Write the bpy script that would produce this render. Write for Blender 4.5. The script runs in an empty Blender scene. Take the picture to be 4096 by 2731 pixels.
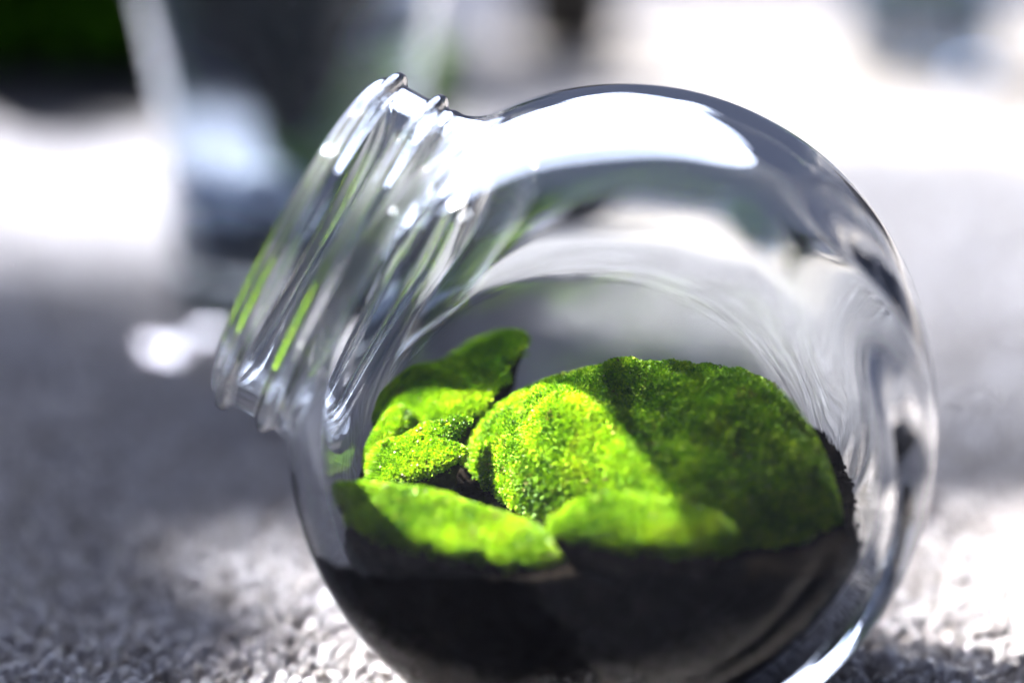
import bpy, math, random
import numpy as np
from mathutils import Vector, Matrix

random.seed(7)
rng = np.random.default_rng(7)
R = math.radians
K = 10.0            # scene units per metre (one unit is ten centimetres)

# ------------------------------------------------------------------ camera
scene = bpy.context.scene
col = scene.collection
PITCH, DIST, ZC, YAW = R(16), 0.45, 0.062, R(-8.5)
AX = np.array([1, 0, 0.0])
UP = np.array([0, math.sin(PITCH), math.cos(PITCH)])
FW = np.array([0, math.cos(PITCH), -math.sin(PITCH)])
JC = np.array([0, 0, ZC])                       # centre of the jar body
CAM = JC - DIST * .0484 * AX + DIST * .031 * UP - DIST * FW
cd = bpy.data.cameras.new('camera')
cam = bpy.data.objects.new('camera', cd)
col.objects.link(cam)
cam.location = CAM * K
cam.rotation_euler = (R(90) - PITCH, 0, 0)
cd.sensor_width = 36
cd.lens = 76.53
cd.clip_start = .01
cd.clip_end = 500
cd.dof.use_dof = True
cd.dof.focus_distance = .448 * K
cd.dof.aperture_fstop = 3.1 / K
cd.dof.aperture_blades = 0
scene.camera = cam

# ------------------------------------------------------------------ world, lamps, exposure
world = bpy.data.worlds.new('World')
scene.world = world
world.use_nodes = True
wb = world.node_tree.nodes['Background']
wb.inputs[0].default_value = (.52, .62, 1.0, 1)
wb.inputs[1].default_value = .19

SUN = Vector((-.57, .45, .69)).normalized()      # towards the window the sun comes through


def spot(name, target, power, deg, blend=.35, dist=2.6, radius=.03, scale=(1, 1), color=(1, .98, .96), caustic=True, direction=None):
    d = bpy.data.lights.new(name, 'SPOT')
    d.energy = power * K * K
    d.spot_size = R(deg)
    d.spot_blend = blend
    d.shadow_soft_size = radius * K
    d.color = color
    d.cycles.is_caustics_light = caustic
    o = bpy.data.objects.new(name, d)
    col.objects.link(o)
    sd = direction or SUN
    o.location = (Vector(target) + sd * dist) * K
    o.rotation_euler = sd.to_track_quat('Z', 'Y').to_euler()
    o.scale = (scale[0], scale[1], 1)
    return o


spot('sun_and_fill_lamp', (-.032, -.004, .055), 8200, 2.6, .3, radius=.03, caustic=False)
spot('sun_and_fill_lamp', (.004, .0, .052), 2000, 2.2, .3, radius=.04, direction=Vector((-.26, .56, .79)).normalized())  # second beam added from further back to light the rest of the moss
spot('sun_and_fill_lamp', (.28, .86, 0), 1700, 13.5, .6, caustic=False, color=(1, .96, .86))
spot('sun_and_fill_lamp', (.09, .47, 0), 1400, 15, 1, caustic=False, color=(.92, .95, 1))  # wide soft spot added to lift the carpet behind the jar
spot('sun_and_fill_lamp', (-.29, .56, 0), 2900, 8.4, 1, caustic=False, color=(.90, .93, 1))
spot('sun_and_fill_lamp', (.128, .050, 0), 6000, 1.45, .4, caustic=False, scale=(2, 1))
spot('sun_and_fill_lamp', (-.048, .050, 0), 9000, 1.5, 1, caustic=False, scale=(.45, 1.1), color=(.96, .97, 1))
spot('sun_and_fill_lamp', (-.14, -.02, 0), 800, 4.8, 1, radius=.25, caustic=False, color=(.86, .90, 1))  # added soft fill for the carpet at front left, no source of its own
spot('added_glint_lamp', (-.106, .293, .050), 90, 1.6, .3, dist=.5, radius=.003)  # close spot added to brighten the pebbles in the vase
spot('added_glint_lamp', (-.1365, .258, 0), 420, 1.6, .2, dist=.42, radius=.001, caustic=False, color=(.78, .84, 1))  # added close spot that draws the larger glint disc on the carpet
spot('added_glint_lamp', (-.1225, .274, 0), 260, 1.4, .2, dist=.4, radius=.001, caustic=False, color=(.78, .84, 1))  # same for the smaller disc, an added spot beside the vase foot


def area(name, loc, target, power, sx, sy, color):
    d = bpy.data.lights.new(name, 'AREA')
    d.shape = 'ELLIPSE'
    d.size, d.size_y = sx * K, sy * K
    d.energy = power * K * K
    d.color = color
    o = bpy.data.objects.new(name, d)
    col.objects.link(o)
    o.location = Vector(loc) * K
    o.rotation_euler = (Vector(loc) - Vector(target)).to_track_quat('Z', 'Y').to_euler()
    return o


area('window_lamp', (-.35, 2.0, 1.15), (0, .1, 0), 6, .8, .5, (.80, .87, 1))
area('window_lamp', (-.30, 2.1, 1.25), (0, .1, 0), 78, 2.6, 1.8, (.66, .75, 1))

vs = scene.view_settings
vs.view_transform = 'Standard'
vs.look = 'None'
vs.exposure = 0
vs.gamma = 1
vs.use_curve_mapping = False
cy = scene.cycles
cy.use_denoising = True
cy.max_bounces = 24
cy.transmission_bounces = 20
cy.glossy_bounces = 12
cy.diffuse_bounces = 4
cy.transparent_max_bounces = 16
cy.sample_clamp_indirect = 12
cy.caustics_reflective = False
cy.caustics_refractive = True
cy.blur_glossy = 0


# ------------------------------------------------------------------ helpers
def tag(o, label=None, cat=None, group=None, kind=None):
    if label: o['label'] = label
    if cat: o['category'] = cat
    if group: o['group'] = group
    if kind: o['kind'] = kind
    return o


def empty(name, loc=(0, 0, 0), rz=0.0):
    o = bpy.data.objects.new(name, None)
    o.empty_display_size = .01
    col.objects.link(o)
    o.location = Vector(loc) * K
    o.rotation_euler = (0, 0, rz)
    return o


def mesh_obj(name, V, Fc, mat, parent=None, smooth=True, normals=None, mat_index=None):
    """one mesh object from numpy arrays (faces: n x 3 or n x 4)"""
    V = np.asarray(V, np.float32) * np.float32(K)
    Fc = np.asarray(Fc, np.int32)
    me = bpy.data.meshes.new(name)
    n, k = Fc.shape
    me.vertices.add(len(V))
    me.vertices.foreach_set('co', V.ravel())
    me.loops.add(n * k)
    me.loops.foreach_set('vertex_index', Fc.ravel())
    me.polygons.add(n)
    me.polygons.foreach_set('loop_start', np.arange(0, n * k, k, dtype=np.int32))
    me.update(calc_edges=True)
    me.validate()
    me.polygons.foreach_set('use_smooth', np.full(len(me.polygons), smooth))
    if normals is not None:
        me.normals_split_custom_set_from_vertices([tuple(x) for x in normals])
    for m in (mat if isinstance(mat, (list, tuple)) else [mat]):
        me.materials.append(m)
    if mat_index is not None:
        me.polygons.foreach_set('material_index', np.asarray(mat_index, np.int32))
    o = bpy.data.objects.new(name, me)
    col.objects.link(o)
    if parent: o.parent = parent
    return o


def lathe(name, prof, mat, parent=None, seg=64, ripple=None):
    prof = np.asarray(prof, float)
    th = np.linspace(0, 2 * math.pi, seg, endpoint=False)
    V = np.stack([prof[:, None, 0] * np.cos(th), prof[:, None, 0] * np.sin(th), np.repeat(prof[:, 1:2], seg, 1)], -1)
    n = len(prof)
    i, j = np.meshgrid(np.arange(n - 1), np.arange(seg), indexing='ij')
    a = i * seg + j; b = i * seg + (j + 1) % seg
    Fc = np.stack([a, b, b + seg, a + seg], -1).reshape(-1, 4)
    return mesh_obj(name, V.reshape(-1, 3), Fc, mat, parent)


def spline(pts, n=8):
    """Catmull-Rom through 2-D points"""
    p = np.asarray(pts, float)
    q = np.vstack([2 * p[0] - p[1], p, 2 * p[-1] - p[-2]])
    out = []
    for i in range(1, len(q) - 2):
        for t in np.linspace(0, 1, n, endpoint=False):
            a, b, c, d = q[i - 1], q[i], q[i + 1], q[i + 2]
            out.append(.5 * (2 * b + (c - a) * t + (2 * a - 5 * b + 4 * c - d) * t * t + (3 * b - a - 3 * c + d) * t ** 3))
    out.append(p[-1])
    return np.array(out)


def snoise(x, y, z=0.0, s=0):
    """cheap smooth pseudo-noise, about -1..1"""
    r = np.random.default_rng(100 + s)
    v = 0
    for k in range(6):
        w = r.normal(size=3) * (.7 + .5 * k)
        v = v + np.sin(w[0] * x + w[1] * y + w[2] * z + r.uniform(0, 6.28)) / (1 + .45 * k)
    return v / 2.2


# ------------------------------------------------------------------ materials
def nodes(name):
    m = bpy.data.materials.new(name)
    m.use_nodes = True
    nt = m.node_tree
    return m, nt, nt.nodes['Principled BSDF']


def N(nt, t, **kw):
    n = nt.nodes.new(t)
    for k, v in kw.items(): setattr(n, k, v)
    return n


def ramp(nt, stops):
    r = N(nt, 'ShaderNodeValToRGB')
    e = r.color_ramp.elements
    while len(e) < len(stops): e.new(.5)
    for x, (p, c) in zip(e, stops):
        x.position = p
        x.color = (*c, 1)
    return r


def noise_col(name, scale, stops, rough=.8, bump=0, bump_scale=None, detail=4, coord='Object'):
    m, nt, b = nodes(name)
    tc = N(nt, 'ShaderNodeTexCoord')
    nz = N(nt, 'ShaderNodeTexNoise')
    nz.inputs['Scale'].default_value = scale / K
    nz.inputs['Detail'].default_value = detail
    nt.links.new(tc.outputs[coord], nz.inputs['Vector'])
    r = ramp(nt, stops)
    nt.links.new(nz.outputs['Fac'], r.inputs[0])
    nt.links.new(r.outputs[0], b.inputs['Base Color'])
    b.inputs['Roughness'].default_value = rough
    b.inputs['Specular IOR Level'].default_value = .25
    if bump:
        n2 = N(nt, 'ShaderNodeTexNoise')
        n2.inputs['Scale'].default_value = (bump_scale or scale * 3) / K
        n2.inputs['Detail'].default_value = 6
        nt.links.new(tc.outputs[coord], n2.inputs['Vector'])
        bp = N(nt, 'ShaderNodeBump')
        bp.inputs['Strength'].default_value = 1
        bp.inputs['Distance'].default_value = bump * K
        nt.links.new(n2.outputs['Fac'], bp.inputs['Height'])
        nt.links.new(bp.outputs[0], b.inputs['Normal'])
    return m


def glass(name, color=(1, 1, 1), rough=0.0, ior=1.5, bump=0):
    m, nt, b = nodes(name)
    b.inputs['Base Color'].default_value = (*color, 1)
    b.inputs['Roughness'].default_value = rough
    b.inputs['IOR'].default_value = ior
    b.inputs['Transmission Weight'].default_value = 1
    return m


def leafy(name, stops, scale, trans=.45, rough=.55, island=True, dead=None):
    """leaf tissue: diffuse plus light passing through"""
    m, nt, b = nodes(name)
    tc = N(nt, 'ShaderNodeTexCoord')
    nz = N(nt, 'ShaderNodeTexNoise')
    nz.inputs['Scale'].default_value = scale / K
    nz.inputs['Detail'].default_value = 5
    nt.links.new(tc.outputs['Object'], nz.inputs['Vector'])
    fac = nz.outputs['Fac']
    if island:
        ge = N(nt, 'ShaderNodeNewGeometry')
        ad = N(nt, 'ShaderNodeMath', operation='MULTIPLY_ADD')
        nt.links.new(ge.outputs['Random Per Island'], ad.inputs[0])
        ad.inputs[1].default_value = .34
        sb = N(nt, 'ShaderNodeMath', operation='SUBTRACT')
        nt.links.new(fac, sb.inputs[0]); sb.inputs[1].default_value = .17
        nt.links.new(sb.outputs[0], ad.inputs[2])
        fac = ad.outputs[0]
    r = ramp(nt, stops)
    nt.links.new(fac, r.inputs[0])
    cout = r.outputs[0]
    if dead:
        n3 = N(nt, 'ShaderNodeTexNoise'); n3.inputs['Scale'].default_value = 230 / K; n3.inputs['Detail'].default_value = 3
        nt.links.new(tc.outputs['Object'], n3.inputs['Vector'])
        m1 = N(nt, 'ShaderNodeMath', operation='MULTIPLY_ADD')
        nt.links.new(ge.outputs['Random Per Island'], m1.inputs[0]); m1.inputs[1].default_value = .30
        nt.links.new(n3.outputs['Fac'], m1.inputs[2])
        st = ramp(nt, [(.84, (0, 0, 0)), (.90, (1, 1, 1))])
        nt.links.new(m1.outputs[0], st.inputs[0])
        mc = N(nt, 'ShaderNodeMix', data_type='RGBA')
        nt.links.new(st.outputs[0], mc.inputs[0]); nt.links.new(cout, mc.inputs[6]); mc.inputs[7].default_value = (*dead, 1)
        cout = mc.outputs[2]
    nt.links.new(cout, b.inputs['Base Color'])
    b.inputs['Roughness'].default_value = rough
    b.inputs['Specular IOR Level'].default_value = .2
    tr = N(nt, 'ShaderNodeBsdfTranslucent')
    nt.links.new(cout, tr.inputs[0])
    mx = N(nt, 'ShaderNodeMixShader')
    mx.inputs[0].default_value = trans
    nt.links.new(b.outputs[0], mx.inputs[1])
    nt.links.new(tr.outputs[0], mx.inputs[2])
    nt.links.new(mx.outputs[0], nt.nodes['Material Output'].inputs['Surface'])
    return m


M_GLASS = glass('clear_glass', (.985, .995, .99))
M_GLASS_BG = glass('clear_glass_blue', (.82, .90, 1.0))
M_SOIL = noise_col('dark_peat', 180, [(.3, (.0015, .0012, .001)), (.55, (.005, .004, .003)), (.8, (.02, .016, .013))], .9, .0012, 420)
M_PAD = noise_col('moss_underside_soil', 350, [(.3, (.008, .006, .004)), (.6, (.03, .024, .018)), (.8, (.10, .085, .07))], .9, .0006, 700)
MOSS = [(.25, (.04, .11, .002)), (.45, (.16, .32, .004)), (.62, (.33, .50, .005)), (.8, (.54, .66, .02))]
M_MOSS = leafy('moss_leaves', MOSS, 120, .15, dead=(.16, .13, .03))
M_MOSS_BASE = noise_col('moss_cushion', 420, [(.3, (.02, .05, .002)), (.55, (.09, .16, .003)), (.8, (.22, .30, .008))], .9, .0006, 900)
M_GRIT = noise_col('sand_grit', 900, [(.3, (.12, .07, .03)), (.55, (.45, .38, .30)), (.8, (.75, .75, .72))], .6)
M_CARPET = noise_col('carpet_backing', 260, [(.3, (.12, .10, .08)), (.55, (.36, .335, .33)), (.8, (.54, .52, .54))], .95, .003, 250)

for _m in (M_SOIL, M_PAD, M_MOSS_BASE):
    _m.node_tree.nodes['Principled BSDF'].inputs['Specular IOR Level'].default_value = 0

# carpet yarn: beige-grey, each tuft a little different
m, nt, b = nodes('carpet_yarn')
ge = N(nt, 'ShaderNodeNewGeometry')
tc = N(nt, 'ShaderNodeTexCoord')
nz = N(nt, 'ShaderNodeTexNoise'); nz.inputs['Scale'].default_value = 900 / K; nz.inputs['Detail'].default_value = 4
nt.links.new(tc.outputs['Object'], nz.inputs['Vector'])
ad = N(nt, 'ShaderNodeMath', operation='MULTIPLY_ADD'); ad.inputs[1].default_value = .4
nt.links.new(ge.outputs['Random Per Island'], ad.inputs[0]); 
sb = N(nt, 'ShaderNodeMath', operation='SUBTRACT'); sb.inputs[1].default_value = .2
nt.links.new(nz.outputs['Fac'], sb.inputs[0]); nt.links.new(sb.outputs[0], ad.inputs[2])
rp = ramp(nt, [(.25, (.30, .26, .23)), (.5, (.50, .475, .48)), (.75, (.68, .66, .69))])
nt.links.new(ad.outputs[0], rp.inputs[0]); nt.links.new(rp.outputs[0], b.inputs['Base Color'])
b.inputs['Roughness'].default_value = .9
b.inputs['Specular IOR Level'].default_value = .15
b.inputs['Sheen Weight'].default_value = .3
bp = N(nt, 'ShaderNodeBump'); bp.inputs['Distance'].default_value = .0006 * K
n2 = N(nt, 'ShaderNodeTexNoise'); n2.inputs['Scale'].default_value = 2200 / K; n2.inputs['Detail'].default_value = 3
nt.links.new(tc.outputs['Object'], n2.inputs['Vector']); nt.links.new(n2.outputs['Fac'], bp.inputs['Height'])
nt.links.new(bp.outputs[0], b.inputs['Normal'])
M_YARN = m

# ------------------------------------------------------------------ jar shape (centimetres, jar frame)
ELEV = R(27.5)
NA = np.array([-math.cos(ELEV), 0, math.sin(ELEV)])      # axis of the neck, pointing out of the mouth
NU = np.array([math.sin(ELEV), 0, math.cos(ELEV)])
LIP = 7.62


def smin(a, b, k):
    h = np.clip(.5 + .5 * (b - a) / k, 0, 1)
    return b * (1 - h) + a * h - k * h * (1 - h)


def smax(a, b, k): return -smin(-a, -b, k)


def disc(x, y, z, a, rb, t, p):
    """disc-shaped body of revolution about Y: flat faces, rounded side"""
    rho = np.sqrt(x * x + z * z)
    u = np.maximum(rho - a, 0) / rb
    v = np.abs(y) / t
    g = (u ** p + v ** p + 1e-12) ** (1 / p)
    # first-order distance
    gu = (u / g) ** (p - 1) / rb
    gv = (v / g) ** (p - 1) / t
    return (g - 1) / np.sqrt(gu * gu + gv * gv + 1e-6)


def neck_coords(x, y, z):
    ax = x * NA[0] + z * NA[2]
    up = x * NU[0] + z * NU[2]
    return ax, np.sqrt(up * up + y * y), up


def f_outer(x, y, z):
    d = disc(x, y, z, 4.15, 2.37, 5.15, 2.5)
    ax, r, up = neck_coords(x, y, z)
    prof = 3.74 + .21 * np.exp(-((ax - 6.22) / .15) ** 4) + .20 * np.exp(-((ax - 7.18) / .14) ** 4) + .05 * np.exp(-((ax - 5.86) / .12) ** 2) \
        - .12 * np.clip((ax - 7.3) / .3, 0, 1) ** 2
    n = smax(r - prof, ax - LIP, .28)
    n = smax(n, 2.5 - ax, .3)
    d = smin(d, n, .55)
    return smax(d, -6.22 - z, .35)


def f_inner(x, y, z):
    w = .030 * snoise(x * .28, y * .28, z * .28, 1) + .004 * snoise(x * .9, y * .5, z * .9, 2)
    ax, r, up = neck_coords(x, y, z)
    t_ = np.clip((ax - 3.8) / 1.6, 0, 1)
    w = w * (1 - t_ * t_ * (3 - 2 * t_)) * (r < 99)
    # drawn ripples in the thick right-hand wall
    g_ = np.clip((x - 2.6) / 2.5, 0, 1)
    ang = np.arctan2(z, x)
    w = w + .055 * g_ * g_ * np.sin(y * 1.7 + ang * 4.2 + .8 * np.sin(ang * 3 + y * .6))
    # thicker glass towards the lower right of the body
    thick = .18 * np.clip((x * .86 - z * .5) / 6, 0, 1) ** 2
    d = disc(x, y, z, 4.0, 1.98, 4.72, 2.5) + w + thick - .08 * np.clip((-x * .75 - z * .65) / 5.5, 0, 1)
    n = smax(r - 3.34, 2.2 - ax, .3)
    return smin(d, n, .7)


def f_glass(x, y, z): return smax(f_outer(x, y, z), -f_inner(x, y, z), .16)


def surface_net(f, lo, hi, h, project=4):
    ax = [np.arange(lo[i], hi[i] + h, h).astype(np.float32) for i in range(3)]
    nx, ny, nz_ = map(len, ax)
    G = np.empty((nx, ny, nz_), np.float32)
    Y, Z = np.meshgrid(ax[1], ax[2], indexing='ij')
    for i in range(0, nx, 16):
        xs = ax[0][i:i + 16]
        G[i:i + 16] = f(xs[:, None, None], Y[None], Z[None])
    S = G < 0
    c = np.zeros((nx - 1, ny - 1, nz_ - 1), np.int8)
    for dx in (0, 1):
        for dy in (0, 1):
            for dz in (0, 1):
                c += S[dx:nx - 1 + dx, dy:ny - 1 + dy, dz:nz_ - 1 + dz]
    act = (c > 0) & (c < 8)
    I = np.argwhere(act)
    idx = np.full(act.shape, -1, np.int32)
    idx[act] = np.arange(len(I))
    P = np.zeros((len(I), 3)); W = np.zeros(len(I))
    cor = [(a, b_, c_) for a in (0, 1) for b_ in (0, 1) for c_ in (0, 1)]
    for p in cor:
        for d in range(3):
            if p[d] == 1: continue
            q = list(p); q[d] = 1
            ga = G[I[:, 0] + p[0], I[:, 1] + p[1], I[:, 2] + p[2]]
            gb = G[I[:, 0] + q[0], I[:, 1] + q[1], I[:, 2] + q[2]]
            x = (ga < 0) != (gb < 0)
            t = np.where(x, ga / np.where(x, ga - gb, 1), 0)
            pos = np.array(p, float)[None].repeat(len(I), 0)
            pos[:, d] = t
            P += np.where(x[:, None], pos, 0); W += x
    V = (I + P / W[:, None]) * h + np.array(lo)
    quads = []
    for d in range(3):
        o1, o2 = [(1, 2), (2, 0), (0, 1)][d]
        sl0 = [slice(1, n - 1) for n in (nx, ny, nz_)]
        sl0[d] = slice(0, (nx, ny, nz_)[d] - 1)
        sl1 = list(sl0); sl1[d] = slice(1, (nx, ny, nz_)[d])
        A, B = S[tuple(sl0)], S[tuple(sl1)]
        E_ = np.argwhere(A != B)
        flip = A[tuple(E_.T)]
        base = E_ + np.array([0 if k == d else 1 for k in range(3)])
        def cell(a, b_):
            q = base.copy(); q[:, o1] -= a; q[:, o2] -= b_
            return idx[q[:, 0], q[:, 1], q[:, 2]]
        Q = np.stack([cell(1, 1), cell(0, 1), cell(0, 0), cell(1, 0)], -1)
        Q[~flip] = Q[~flip][:, ::-1]
        quads.append(Q)
    Q = np.vstack(quads)
    Q = Q[(Q >= 0).all(1)]
    e = .004

    def grad(V):
        g = np.empty_like(V)
        for k in range(3):
            a = V.copy(); b_ = V.copy(); a[:, k] += e; b_[:, k] -= e
            g[:, k] = (f(*a.T) - f(*b_.T)) / (2 * e)
        return g
    for _ in range(project):
        g = grad(V); fv = f(*V.T)
        step = (fv / np.maximum((g * g).sum(1), .05))[:, None] * g
        V -= np.clip(step, -h * .6, h * .6)
    g = grad(V)
    g /= np.linalg.norm(g, axis=1)[:, None] + 1e-9
    return V, Q, g


# ------------------------------------------------------------------ carpet (the setting)
def fj(p):
    """jar frame centimetres -> world"""
    p = np.asarray(p, float) / 100
    c, s = math.cos(YAW), math.sin(YAW)
    return np.stack([p[..., 0] * c - p[..., 1] * s, p[..., 0] * s + p[..., 1] * c, p[..., 2] + ZC], -1)


def to_jar(w):
    w = np.asarray(w, float)
    c, s = math.cos(YAW), math.sin(YAW)
    return np.stack([w[..., 0] * c + w[..., 1] * s, -w[..., 0] * s + w[..., 1] * c, w[..., 2] - ZC], -1) * 100


PILE = -.0035
gx = np.concatenate([np.linspace(-3, -.8, 12), np.linspace(-.75, .75, 151), np.linspace(.8, 3, 12)])
gy = np.concatenate([np.linspace(-1.2, -.4, 8), np.linspace(-.35, 1.6, 196), np.linspace(1.7, 4, 12)])
GX, GY = np.meshgrid(gx, gy, indexing='ij')
GZ = PILE + .0004 * snoise(GX * 60, GY * 60, 0, 5)
nxg, nyg = GX.shape
ii, jj = np.meshgrid(np.arange(nxg - 1), np.arange(nyg - 1), indexing='ij')
a0 = ii * nyg + jj
carpet = mesh_obj('carpet', np.stack([GX, GY, GZ], -1).reshape(-1, 3),
                  np.stack([a0, a0 + nyg, a0 + nyg + 1, a0 + 1], -1).reshape(-1, 4), M_CARPET)
tag(carpet, 'light beige grey looped pile carpet under the glass jars', 'carpet', kind='structure')


def ico(sub):
    import bmesh
    bm = bmesh.new()
    bmesh.ops.create_icosphere(bm, subdivisions=sub, radius=1)
    V = np.array([v.co[:] for v in bm.verts]); Fc = np.array([[v.index for v in f.verts] for f in bm.faces])
    bm.free()
    return V, Fc


def tufts(x0, x1, y0, y1, sp, sub, seed, size=1.0):
    r = np.random.default_rng(seed)
    X, Y = np.meshgrid(np.arange(x0, x1, sp), np.arange(y0, y1, sp * .87))
    X = X + (np.arange(X.shape[0]) % 2)[:, None] * sp / 2
    P = np.stack([X.ravel(), Y.ravel()], -1) + r.normal(size=(X.size, 2)) * sp * .24
    # only what lies near the camera's view
    k = np.abs(P[:, 0] + .02) < .17 + np.maximum(P[:, 1], 0) * .30
    P = P[k]
    w = np.stack([P[:, 0], P[:, 1], np.full(len(P), PILE + .002)], -1)
    j = to_jar(w)
    P = P[f_outer(j[:, 0], j[:, 1], j[:, 2]) > .22]
    n = len(P)
    V, Fc = ico(sub)
    lumps = r.normal(size=(n, 4, 3)); lumps /= np.linalg.norm(lumps, axis=2)[:, :, None]
    d = 1 + sum(.22 * np.maximum(np.einsum('nk,vk->nv', lumps[:, q], V), 0) ** 2 * r.uniform(.2, 1.6, (n, 1)) for q in range(4)) - .15
    d += r.normal(size=d.shape) * .07
    B = V[None] * d[:, :, None]
    sx = r.uniform(.36, .58, n) * sp * size; sy = sx * r.uniform(.65, 1.0, n); sz = r.uniform(.5, 1.0, n) * sp * size
    B = B * np.stack([sx, sy, sz], -1)[:, None, :]
    th = r.uniform(0, 6.28, n); lean = r.normal(size=(n, 2)) * .35
    B[:, :, 0] += B[:, :, 2] * lean[:, :1]; B[:, :, 1] += B[:, :, 2] * lean[:, 1:]
    c, s = np.cos(th)[:, None], np.sin(th)[:, None]
    B = np.stack([B[:, :, 0] * c - B[:, :, 1] * s, B[:, :, 0] * s + B[:, :, 1] * c, B[:, :, 2]], -1)
    zc = PILE + .0018 + .0010 * snoise(P[:, 0] * 130, P[:, 1] * 130, 0, 9) + r.normal(size=n) * .0004
    B += np.stack([P[:, 0], P[:, 1], zc], -1)[:, None]
    FF = Fc[None] + (np.arange(n) * len(V))[:, None, None]
    return B.reshape(-1, 3), FF.reshape(-1, 3), P, zc, sz


nearV, nearF, nearP, nearZ, nearS = tufts(-.25, .25, -.10, .20, .0033, 2, 11)
pile = mesh_obj('pile_tufts', nearV, nearF, M_YARN, carpet)
pile['kind'] = 'stuff'
farV, farF, *_ = tufts(-.40, .40, .20, .62, .0042, 1, 12)
pile2 = mesh_obj('pile_tufts', farV, farF, M_YARN, carpet)
pile2['kind'] = 'stuff'

# loose fibres standing out of the near tufts
r = np.random.default_rng(21)
k = nearP[:, 1] < .13
fp, fz, fs = nearP[k], nearZ[k], nearS[k]
NF = 26
n = len(fp) * NF
dirs = r.normal(size=(n, 3)); dirs[:, 2] = np.abs(dirs[:, 2]) + .25; dirs /= np.linalg.norm(dirs, axis=1)[:, None]
base = np.repeat(np.column_stack([fp, fz]), NF, 0) + dirs * (np.repeat(fs, NF) * .75)[:, None]
ln = r.uniform(.0005, .0016, n)[:, None]
side = np.cross(dirs, r.normal(size=(n, 3))); side /= np.linalg.norm(side, axis=1)[:, None]
wd = .00009
curl = np.cross(dirs, side) * ln * r.normal(size=(n, 1)) * .4
V = np.stack([base - side * wd, base + side * wd, base + dirs * ln * .6 + side * wd * .8 + curl * .5, base + dirs * ln + curl, base + dirs * ln * .6 - side * wd * .8 + curl * .5], 1)
q = np.arange(n)[:, None] * 5
FF = np.vstack([q + np.array([0, 1, 2]), q + np.array([0, 2, 4]), q + np.array([4, 2, 3])])
fib = mesh_obj('pile_fibres', V.reshape(-1, 3), FF, M_YARN, carpet, smooth=False)
fib['kind'] = 'stuff'

# ------------------------------------------------------------------ the glass jar
jar = empty('glass_jar', (0, 0, 0), 0)
tag(jar, 'large clear round glass jar with slanted open threaded neck, half filled with soil and moss', 'jar')
V, Q, G = surface_net(f_glass, (-9.3, -5.5, -6.6), (7.0, 5.5, 7.6), .075)
W = fj(V)
c, s = math.cos(YAW), math.sin(YAW)
GN = np.stack([G[:, 0] * c - G[:, 1] * s, G[:, 0] * s + G[:, 1] * c, G[:, 2]], -1)
cen = V[Q].mean(1)
fax, frr, fup = neck_coords(*cen.T)
outer_face = np.abs(f_outer(*cen.T)) < np.abs(f_inner(*cen.T))
isneck = (fax > 5.45) & (frr < 4.3)
th1 = isneck & outer_face & (np.abs(fax - 6.22) < .24)
th2 = isneck & outer_face & (np.abs(fax - 7.18) < .2)
rim = isneck & (fax > 7.38)
bowl = ~isneck
neckf = isneck & ~th1 & ~th2 & ~rim


def sub_mesh(name, sel, parent):
    q = Q[sel]
    u, inv = np.unique(q, return_inverse=True)
    o = mesh_obj(name, W[u], inv.reshape(q.shape), M_GLASS, parent, normals=GN[u])
    o.cycles.is_caustics_caster = True
    return o


sub_mesh('bowl', bowl, jar)
neck = sub_mesh('neck', neckf, jar)
sub_mesh('thread', th1, neck)
sub_mesh('thread', th2, neck)
sub_mesh('rim', rim, neck)


# ------------------------------------------------------------------ soil inside
def clip_in(P, gap):
    """push jar-frame points inside the cavity by at least gap"""
    P = P.copy(); e = .01
    for _ in range(6):
        d = f_inner(*P.T) + gap
        g = np.stack([(f_inner(*(P + np.eye(3)[k] * e).T) - f_inner(*(P - np.eye(3)[k] * e).T)) / (2 * e) for k in range(3)], -1)
        P -= np.maximum(d, 0)[:, None] * g / np.maximum((g * g).sum(1), .1)[:, None]
    return P


def soil_level(x, y):
    return -1.62 + .06 * y + .30 * np.clip((x - 1.0) / 3, 0, 1) * np.clip(-y / 2, 0, 1) + .16 * snoise(x * 1.3, y * 1.3, 0, 31) + .06 * snoise(x * 5, y * 5, 0, 32)


def f_soil(x, y, z):
    return smax(f_inner(x, y, z) + .05 - .10 * np.clip((-x * .8 - z * .6 - 1.2) / 1.5, 0, 1) + .03 * snoise(x * 5, y * 5, z * 5, 33) * np.clip((x + 3) / 2, 0, 1), (z - soil_level(x, y)) * .9, .1)


V, Q2, G2 = surface_net(f_soil, (-6.6, -5.2, -6.4), (6.4, 5.2, 0.2), .14, 2)
soil = mesh_obj('soil', fj(V), Q2, M_SOIL)
tag(soil, 'dark brown black potting soil filling the lower half of the glass jar', 'soil', kind='stuff')
soil.cycles.is_caustics_receiver = True


iv, ifc = ico(1)
r = np.random.default_rng(77)
pk = V[r.choice(len(V), 9000)] + r.normal(size=(9000, 3)) * .05
pk = clip_in(pk, .08)
gs = r.uniform(.02, .075, 9000) ** 1.0
GV = iv[None] * gs[:, None, None] * r.uniform(.55, 1.25, (9000, len(iv), 1)) + pk[:, None]
cr_ = mesh_obj('crumbs', fj(GV.reshape(-1, 3)), (ifc[None] + (np.arange(9000) * len(iv))[:, None, None]).reshape(-1, 3), M_SOIL, soil, smooth=False)
cr_['kind'] = 'stuff'
cr_.cycles.is_caustics_receiver = True

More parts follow.
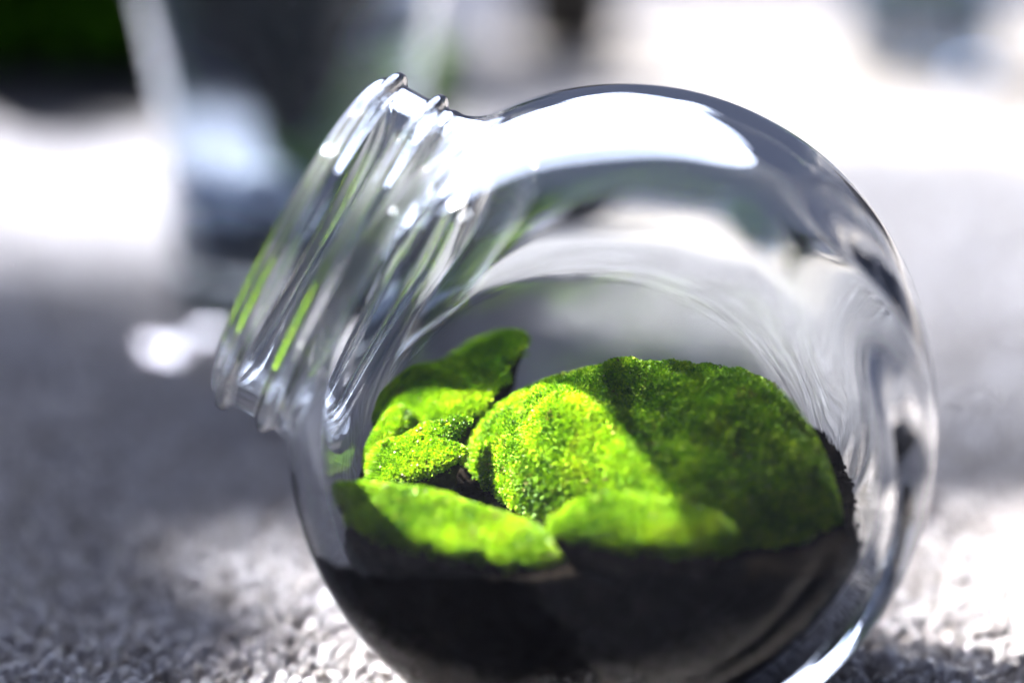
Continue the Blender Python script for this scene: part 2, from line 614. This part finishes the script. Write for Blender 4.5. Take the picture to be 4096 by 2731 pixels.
# ------------------------------------------------------------------ moss clumps
class Clump:
    def __init__(s, cx, cy, ax, ay, rot, z0, H, seed, p=2.2, tx=0., ty=0., rag=.12, lumps=.12, cuts=(), bumps=(), steep=.3):
        s.__dict__.update(cx=cx, cy=cy, ax=ax, ay=ay, rot=rot, z0=z0, H=H, seed=seed, p=p, tx=tx, ty=ty, rag=rag, lumps=lumps, cuts=cuts, bumps=bumps, steep=steep)

    def edge(s, th):
        r = np.random.default_rng(s.seed)
        e = 1 + 0 * th
        for k in range(2, 9):
            e = e + s.rag * r.normal() / k * np.cos(k * th + r.uniform(0, 6.28)) * 1.6
        return e

    def top(s, rr, th):
        """jar-frame point on the moss surface; rr 0 centre .. 1 edge"""
        c, sn = math.cos(s.rot), math.sin(s.rot)
        e = s.edge(th) * rr
        u, v = np.cos(th) * e * s.ax, np.sin(th) * e * s.ay
        x, y = s.cx + u * c - v * sn, s.cy + u * sn + v * c
        z = s.z0 + s.H * np.maximum(1 - rr ** s.p, 0) ** .62 + s.tx * (x - s.cx) + s.ty * (y - s.cy)
        a = np.maximum(1 - rr ** 4, 0)
        z = z + s.lumps * a * (snoise(x * 1.6, y * 1.6, 0, s.seed) + .45 * snoise(x * 4.2, y * 4.2, 0, s.seed + 1) + .28 * snoise(x * 9, y * 9, 0, s.seed + 2))
        for (bx, by, br, bh) in s.bumps:
            z = z + bh * np.exp(-((x - bx) ** 2 + (y - by) ** 2) / br ** 2) * a
        P = np.stack([x, y, z], -1)
        for (px_, py_, nx_, ny_) in s.cuts:            # torn straight edges
            d = (P[..., 0] - px_) * nx_ + (P[..., 1] - py_) * ny_
            d = d + .12 * snoise(P[..., 0] * 5, P[..., 1] * 5, P[..., 2] * 3, s.seed + 4)
            d = np.maximum(d, 0)
            P = P - np.stack([d * nx_, d * ny_, 0 * d], -1)
        return P


def moss(label, cl, blades, length=(.10, .22), grit=20, pad=.55):
    rt = empty('moss_clump', fj((cl.cx, cl.cy, cl.z0)))
    tag(rt, label, 'moss', 'moss clumps inside the glass jar')
    org = fj(np.array([cl.cx, cl.cy, cl.z0]))
    nr, ns = 34, 110
    rr = np.linspace(0, 1, nr) ** .8
    th = np.linspace(0, 2 * math.pi, ns, endpoint=False)
    RR, TH = np.meshgrid(rr[1:], th, indexing='ij')
    P = np.concatenate([cl.top(np.zeros(1), np.zeros(1)), cl.top(RR, TH).reshape(-1, 3)])
    P = clip_in(P, .16)
    ii, jj = np.meshgrid(np.arange(nr - 2), np.arange(ns), indexing='ij')
    a = 1 + ii * ns + jj; b_ = 1 + ii * ns + (jj + 1) % ns
    quads = np.stack([a, a + ns, b_ + ns, b_], -1).reshape(-1, 4)
    fan = np.stack([np.zeros(ns, int), 1 + np.arange(ns), 1 + (np.arange(ns) + 1) % ns], -1)
    tris = np.vstack([quads[:, [0, 1, 2]], quads[:, [0, 2, 3]], fan])
    T = P[tris]
    cr = np.cross(T[:, 1] - T[:, 0], T[:, 2] - T[:, 0])
    ar = np.linalg.norm(cr, axis=1)
    nrm = cr / (ar[:, None] + 1e-9)
    bare = nrm[:, 2] < cl.steep
    cushion = mesh_obj('cushion', fj(P) - org, tris, [M_MOSS_BASE, M_PAD], rt, mat_index=bare)
    cushion.cycles.is_caustics_receiver = True
    # soil pad under the cushion
    E0 = P[1 + (nr - 2) * ns:]
    rows = [E0]
    for k in range(1, 5):
        q = E0.copy()
        q[:, 2] -= pad * k / 4
        cc = np.array([cl.cx, cl.cy])
        q[:, :2] += (cc - q[:, :2]) * .04 * k + .06 * np.stack([snoise(E0[:, 0] * 6, E0[:, 1] * 6, k * 2., cl.seed + 7), snoise(E0[:, 0] * 6, E0[:, 1] * 6, k * 2., cl.seed + 8)], -1)
        rows.append(clip_in(q, .14))
    rows.append(np.repeat(np.array([[cl.cx, cl.cy, E0[:, 2].mean() - pad]]), ns, 0))
    PV = np.vstack(rows)
    ii, jj = np.meshgrid(np.arange(len(rows) - 1), np.arange(ns), indexing='ij')
    a = ii * ns + jj; b_ = ii * ns + (jj + 1) % ns
    pd = mesh_obj('soil_pad', fj(PV) - org, np.stack([a, a + ns, b_ + ns, b_], -1).reshape(-1, 4), M_PAD, rt)
    pd.cycles.is_caustics_receiver = True
    # shoots
    r = np.random.default_rng(cl.seed + 50)
    ar = np.where(bare, ar * .03, ar)
    pick = r.choice(len(tris), blades, p=ar / ar.sum())
    b1 = r.uniform(size=(blades, 1)); b2 = r.uniform(size=(blades, 1))
    fl = (b1 + b2) > 1
    b1 = np.where(fl, 1 - b1, b1); b2 = np.where(fl, 1 - b2, b2)
    t = T[pick]
    B = t[:, 0] + b1 * (t[:, 1] - t[:, 0]) + b2 * (t[:, 2] - t[:, 0])
    nn = nrm[pick]
    up = np.where((nn[:, 2:3] < -.2), -nn, nn)
    patch = np.clip(.75 + .5 * snoise(B[:, 0] * 2.3, B[:, 1] * 2.3, B[:, 2] * 2, cl.seed + 3), .25, 1.4)
    bald = snoise(B[:, 0] * 3.1, B[:, 1] * 3.1, B[:, 2] * 2, cl.seed + 12)
    keep = bald < 1.05
    B, up, patch = B[keep], up[keep], patch[keep]
    n = len(B)
    # two kinds of tiny leaves: spreading ones lying half flat and upright tips
    flat = (r.uniform(size=n) < .68)[:, None]
    tang = np.cross(up, r.normal(size=(n, 3))); tang /= np.linalg.norm(tang, axis=1)[:, None]
    d = np.where(flat, up * .75 + tang * r.uniform(.5, 1.3, (n, 1)), up * .9 + np.array([0, 0, .3]) + r.normal(size=(n, 3)) * .3)
    d /= np.linalg.norm(d, axis=1)[:, None]
    L = (r.uniform(*length, n) * patch)[:, None] * np.where(flat, .8, 1.0)
    B = B + up * np.where(flat, .05, 0) * r.uniform(0, 1.6, (n, 1))
    tip = clip_in(B + d * L, .07)
    B = B - up * .02
    s1 = np.cross(d, up + r.normal(size=(n, 3)) * .35); s1 /= np.linalg.norm(s1, axis=1)[:, None] + 1e-9
    bow = np.cross(s1, d)
    wd = np.where(flat, .030, .018) * r.uniform(.7, 1.3, (n, 1))
    mid = B * .5 + tip * .5 + bow * L * .12
    VV = np.stack([B, mid + s1 * wd, tip, mid - s1 * wd], 1)
    q = np.arange(n)[:, None] * 4
    FF = np.vstack([q + np.array(x) for x in ([0, 1, 2], [0, 2, 3])])
    lv = mesh_obj('leaves', fj(VV.reshape(-1, 3)) - org, FF, M_MOSS, rt, smooth=False)
    lv['kind'] = 'stuff'
    lv.cycles.is_caustics_receiver = True
    # grit
    if grit:
        iv, ifc = ico(1)
        pk = r.choice(n, grit)
        gs = r.uniform(.012, .035, grit)
        GV = (iv[None] * gs[:, None, None] * r.uniform(.6, 1.2, (grit, len(iv), 1)) + clip_in(tip[pk], .12)[:, None])
        g = mesh_obj('grit', fj(GV.reshape(-1, 3)) - org, (ifc[None] + (np.arange(grit) * len(iv))[:, None, None]).reshape(-1, 3), M_GRIT, rt, smooth=False)
        g['kind'] = 'stuff'
    return rt


moss('largest domed bright green moss cushion filling the right side of the jar',
     Clump(.85, -.15, 4.3, 2.85, R(-20), -1.65, 2.2, 41, p=2.6, lumps=.11, rag=.08, steep=-.05, bumps=(*[(.1 + 2.0 * t, .3 - 1.6 * t, .42, .20) for t in (0, .25, .5, .75, 1)], *[(-.45 + 1.9 * t, -.25 - 1.6 * t, .5, -.16) for t in (0, .3, .6, .9)], (-1.3, -1.5, 1.1, .45), (-.2, .9, 1.5, .14), (2.7, .5, 1.5, .62), (3.6, -.6, 1.2, .3), (1.6, -2.1, 1.2, -.35), (.55, -.3, .7, -.2))), 150000, (.08, .17), grit=70)
moss('bright moss slab with torn right edge at the back of the jar below the neck',
     Clump(-3.95, 1.85, 2.0, 1.1, R(12), -.50, .28, 42, p=14, tx=.26, ty=.5, rag=.22, lumps=.07, cuts=((-2.62, 2, .97, -.24),)), 40000, (.08, .16), pad=.9)
moss('small moss scrap with grey crumbly edges between the back slab and front left slab',
     Clump(-4.3, -.8, 1.3, .85, R(28), -1.15, .24, 43, p=7, tx=.30, ty=.42, lumps=.07, rag=.25), 24000, (.05, .12), 120)
moss('thin moss sliver standing against the left glass wall under the neck',
     Clump(-5.15, .6, .75, .5, R(50), -1.25, .5, 44, p=3, tx=.55, ty=.5), 9000, (.06, .13))
moss('bright yellow green moss slab pressed against the front glass at left',
     Clump(-2.95, -3.85, 2.3, .78, R(-4), -1.36, .22, 45, p=14, tx=-.16, ty=.40, lumps=.06, rag=.14, cuts=((0, -4.5, 0, -1),)), 48000, (.06, .13), grit=25)
moss('pale yellow green moss slab pressed against the front glass at centre',
     Clump(.9, -3.95, 1.85, .62, R(0), -1.10, .30, 46, p=5, tx=-.06, ty=.36, lumps=.05, cuts=((0, -4.5, 0, -1),)), 36000, (.06, .13), grit=15)

# ------------------------------------------------------------------ things standing behind, out of focus
M_DARK = noise_col('dark_wet_soil', 90, [(.3, (.001, .003, .002)), (.6, (.003, .008, .004)), (.8, (.006, .016, .006))], .95, .002, 200)
M_POT = noise_col('grey_brown_clay', 60, [(.3, (.035, .032, .028)), (.7, (.07, .065, .058))], .8, .001, 300)
M_POT2 = noise_col('dark_glaze', 60, [(.3, (.004, .005, .004)), (.7, (.010, .010, .008))], .95)
M_POT2.node_tree.nodes['Principled BSDF'].inputs['Specular IOR Level'].default_value = .02
M_LEAF = leafy('dark_leaf', [(.3, (.006, .016, .004)), (.55, (.015, .045, .006)), (.8, (.05, .13, .01))], 60, .2, .8, False)
M_LEAF2 = leafy('bright_leaf', [(.3, (.06, .14, .004)), (.55, (.12, .24, .006)), (.8, (.20, .34, .01))], 60, .3, .4, False)
M_GRAVEL = noise_col('blue_grey_gravel', 160, [(.3, (.06, .09, .13)), (.6, (.16, .21, .28)), (.8, (.35, .42, .5))], .6, .002, 250)
M_GRAVEL2 = noise_col('dark_gravel', 160, [(.3, (.015, .022, .03)), (.6, (.05, .065, .085)), (.8, (.12, .15, .18))], .5, .002, 250)
M_PEBBLE = noise_col('white_pebble', 90, [(.3, (.7, .72, .76)), (.7, (.85, .86, .88))], .5)
M_PALE = leafy('painted_highlight', [(.3, (.6, .66, .7)), (.7, (.78, .82, .86))], 60, .4, .4, False)  # whitish tone painted as the vase rim highlight
M_LEAF3 = leafy('trailing_leaf', [(.3, (.01, .035, .003)), (.55, (.03, .10, .004)), (.8, (.07, .19, .008))], 60, .25, .8, False)
M_SAND = noise_col('ochre_sand', 200, [(.3, (.25, .19, .07)), (.7, (.45, .37, .16))], .9)


for _m in (M_DARK, M_LEAF, M_LEAF3):
    _m.node_tree.nodes['Principled BSDF'].inputs['Specular IOR Level'].default_value = .02


def dome(name, r, z0, h, mat, parent, bottom=None, seed=0, p=2.2, n=20, seg=48):
    """low lumpy mound; bottom: depth of the body below it"""
    rr = np.linspace(0, 1, n)
    th = np.linspace(0, 2 * math.pi, seg, endpoint=False)
    RR, TH = np.meshgrid(rr, th, indexing='ij')
    x, y = RR * np.cos(TH) * r, RR * np.sin(TH) * r
    z = z0 + h * (1 - RR ** p) + .06 * r * snoise(x / r * 4, y / r * 4, 0, seed) * (1 - RR ** 6)
    rows = [np.stack([x, y, z], -1).reshape(-1, 3)]
    if bottom:
        rb, zb = bottom
        for k in np.linspace(0, 1, 8)[1:]:
            q = r + (rb - r) * k
            rows.append(np.stack([np.cos(th) * q, np.sin(th) * q, np.full(seg, z0 + (zb - z0) * k)], -1))
        rows.append(np.tile([0, 0, zb], (seg, 1)))
    V = np.vstack(rows)
    m_ = len(V) // seg
    i, j = np.meshgrid(np.arange(m_ - 1), np.arange(seg), indexing='ij')
    a = i * seg + j; b_ = i * seg + (j + 1) % seg
    return mesh_obj(name, V, np.stack([a, a + seg, b_ + seg, b_], -1).reshape(-1, 4), mat, parent)


def leaf_mesh(L, w, bend, seed):
    r = np.random.default_rng(seed)
    t = np.linspace(0, 1, 10)
    ang = .35 + bend * t
    dx = np.cumsum(np.sin(ang)) * L / 10; dz = np.cumsum(np.cos(ang)) * L / 10
    ww = w * np.sin(np.pi * np.clip(t * .96 + .03, 0, 1)) ** .8
    V = []
    for k in range(10):
        for s_ in (-1, -.5, 0, .5, 1):
            V.append((dx[k], s_ * ww[k], dz[k] + abs(s_) * ww[k] * .25))
    V = np.array(V)
    i, j = np.meshgrid(np.arange(9), np.arange(4), indexing='ij')
    a = i * 5 + j
    Fq = np.stack([a, a + 5, a + 6, a + 1], -1).reshape(-1, 4)
    V2 = V - np.array([0, 0, L * .012])
    n = len(V)
    return np.vstack([V, V2]), np.vstack([Fq, Fq[:, ::-1] + n])


def leaves(parent, origin, count, L, w, mat, seed, spread=.02, bend=(.6, 1.6)):
    r = np.random.default_rng(seed)
    protos = []
    for k in range(4):
        V, Fq = leaf_mesh(L * r.uniform(.8, 1.1), w, r.uniform(*bend), seed + k)
        protos.append(mesh_obj('leaf', V, Fq, mat, parent))
    for k in range(count):
        o = protos[k] if k < 4 else protos[k % 4].copy()
        if k >= 4:
            col.objects.link(o); o.parent = parent
        a = k * 2.4 + r.uniform(-.4, .4)
        o.location = Vector((origin[0] + spread * math.cos(a) * r.uniform(), origin[1] + spread * math.sin(a) * r.uniform(), origin[2])) * K
        o.rotation_euler = (0, r.uniform(-.3, .45), a)
        s_ = r.uniform(.75, 1.15)
        o.scale = (s_, s_, s_)


# tall tapered glass with a cone of dark soil, left
vase = empty('glass_vase', (-.098, .316, -.001))
tag(vase, 'tall tapered clear glass vase out of focus behind the jar neck at left', 'vase')
VS = 1.06
outp = VS * spline([(.0, .0), (.030, .0), (.0385, .001), (.0415, .006), (.0405, .020), (.0415, .050), (.0455, .085), (.0535, .119)])
lip = VS * np.array([(.0530, .1215), (.0515, .1215)])
inp = VS * spline([(.0505, .119), (.0425, .085), (.0380, .050), (.0360, .024), (.030, .0185), (.015, .016), (.0, .0155)])
vv = lathe('vessel', np.vstack([outp, lip, inp]), M_GLASS_BG, vase)
vv.cycles.is_caustics_caster = True
plug = empty('soil_plug', (-.098, .316, .062))
tag(plug, 'dark cone of soil and roots hanging inside the blurred glass vase', 'soil')
lathe('root_cone', spline([(.0, -.006), (.005, -.003), (.014, .012), (.026, .034), (.036, .050), (.0405, .056)]), M_DARK, plug)
dome('soil_top', .0405, .056, .012, M_DARK, plug, seed=61)
vg = dome('gravel_layer', .0365, .038, .002, M_GRAVEL2, None, (.033, .0185), 62)
vg.location = Vector((-.098, .316, -.001)) * K
tag(vg, 'dark blue grey gravel in the bottom of the blurred glass vase', 'gravel', kind='stuff')
for px_, py_, pr in ((-.126, .300, .008), (-.106, .293, .011)):
    iv, ifc = ico(3)
    iv = iv * (1 + .12 * snoise(iv[:, :1] * 1.5, iv[:, 1:2] * 1.5, iv[:, 2:] * 1.5, int(pr * 9000))) * np.array([pr, pr * .9, pr * .75])
    o = mesh_obj('pebble', iv, ifc, M_PEBBLE)
    o.cycles.is_caustics_receiver = True
    o.location = Vector((px_, py_, .040 + pr * .6)) * K
    tag(o, 'smaller white pebble lying on gravel in the blurred vase' if pr < .01 else 'larger white pebble lying on gravel in the blurred vase', 'pebble', 'white pebbles in the blurred vase')
frond = empty('broad_leaf', (-.082, .40, .0))
tag(frond, 'broad yellow green leaves standing behind the rim of the blurred vase', 'plant')
leaves(frond, (0, 0, 0), 7, .085, .024, M_LEAF2, 72, .012, (.1, .6))

# pale leaf-shaped piece added in place of the bright highlight on the vase rim
pl = empty('painted_highlight', (-.077, .27, .0945))
tag(pl, 'pale shape standing in for the bright highlight at the rim of the blurred vase', 'leaf')
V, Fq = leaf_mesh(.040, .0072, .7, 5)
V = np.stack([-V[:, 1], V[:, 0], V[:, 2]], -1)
o = mesh_obj('highlight_shape', V, Fq, M_PALE, pl)
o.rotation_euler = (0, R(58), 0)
for (x, y, rp, hp, seed, lb) in ((-.385, .905, .105, .085, 81, 'dark leafy plant in a low black pot, far left background'),
                                (-.20, .89, .088, .08, 82, 'dark leafy plant in a black pot hidden behind the glass vase')):
    t = empty('potted_plant', (x, y, -.001))
    tag(t, lb, 'plant', 'dark potted plants in the left background')
    lathe('pot', spline([(.0, .0), (rp * .93, .0), (rp * .96, .003), (rp * .99, hp * .6), (rp, hp), (rp * .93, hp), (rp * .9, hp * .85), (0, hp * .82)], 4), M_POT2, t)
    for q in range(9):                                       # leaves trailing over the front rim
        V, Fq = leaf_mesh(.07, .016, 1.5, seed + q)
        o = mesh_obj('trailing_leaf', V, Fq, M_LEAF3, t)
        a = R(-150 + 15 * q)
        o.location = Vector((rp * .97 * math.cos(a), rp * .97 * math.sin(a), hp * random.uniform(.7, 1.0))) * K
        o.rotation_euler = (0, R(75), a)
    leaves(t, (0, 0, hp * .8), 80, .14, .026, M_LEAF, seed, rp * .9, (.3, 1.9))

# grey-brown pot in a glass, top centre
t = empty('clay_pot', (.014, .96, -.001))
tag(t, 'small grey brown tapered pot blurred at the top centre', 'pot')
lathe('pot_body', spline([(.0, .0), (.027, .0), (.030, .002), (.034, .04), (.039, .075), (.041, .085), (.038, .085), (.035, .07), (0, .068)], 5), M_POT, t)
dome('soil', .031, .066, .008, M_DARK, t, seed=91)

# layered terrarium glass, top right
t = empty('terrarium_glass', (.222, .86, -.001))
tag(t, 'round clear glass terrarium with layered fill blurred at the top right', 'terrarium')
lathe('vessel', np.vstack([spline([(.0, .0), (.036, .0), (.043, .004), (.049, .03), (.050, .06), (.047, .09), (.043, .105)]), [(.042, .107), (.0405, .107)],
                           spline([(.040, .104), (.044, .09), (.047, .06), (.046, .03), (.040, .010), (.02, .007), (.0, .0065)])]), M_GLASS_BG, t)
for lb, nm, ct, z0, h, r0, mt, bt in (('ochre sand layer at the bottom of the blurred terrarium glass', 'sand_layer', 'sand', .017, .002, .0405, M_SAND, (.034, .009)),
                                  ('blue grey gravel layer in the blurred terrarium glass', 'gravel_layer', 'gravel', .046, .002, .0445, M_GRAVEL, (.0415, .0195))):
    o = dome(nm, r0, z0, h, mt, None, bt, 95)
    o.location = Vector((.222, .86, -.001)) * K
    tag(o, lb, ct, kind='stuff')
mm = empty('moss_mound', (.218, .86, .047))
tag(mm, 'small green moss mound on top of the gravel in the blurred terrarium glass', 'moss')
dome('cushion', .036, .0, .028, M_LEAF2, mm, (.03, -.0005), 96)

t = empty('dark_pot', (.335, .84, -.001))
tag(t, 'dark pot cut off by the right edge of the frame at the top', 'pot')
lathe('pot_body', spline([(.0, .0), (.030, .0), (.033, .002), (.037, .04), (.042, .08), (.039, .08), (.036, .07), (0, .068)], 5), M_POT2, t)
dome('soil', .037, .066, .01, M_DARK, t, seed=97)
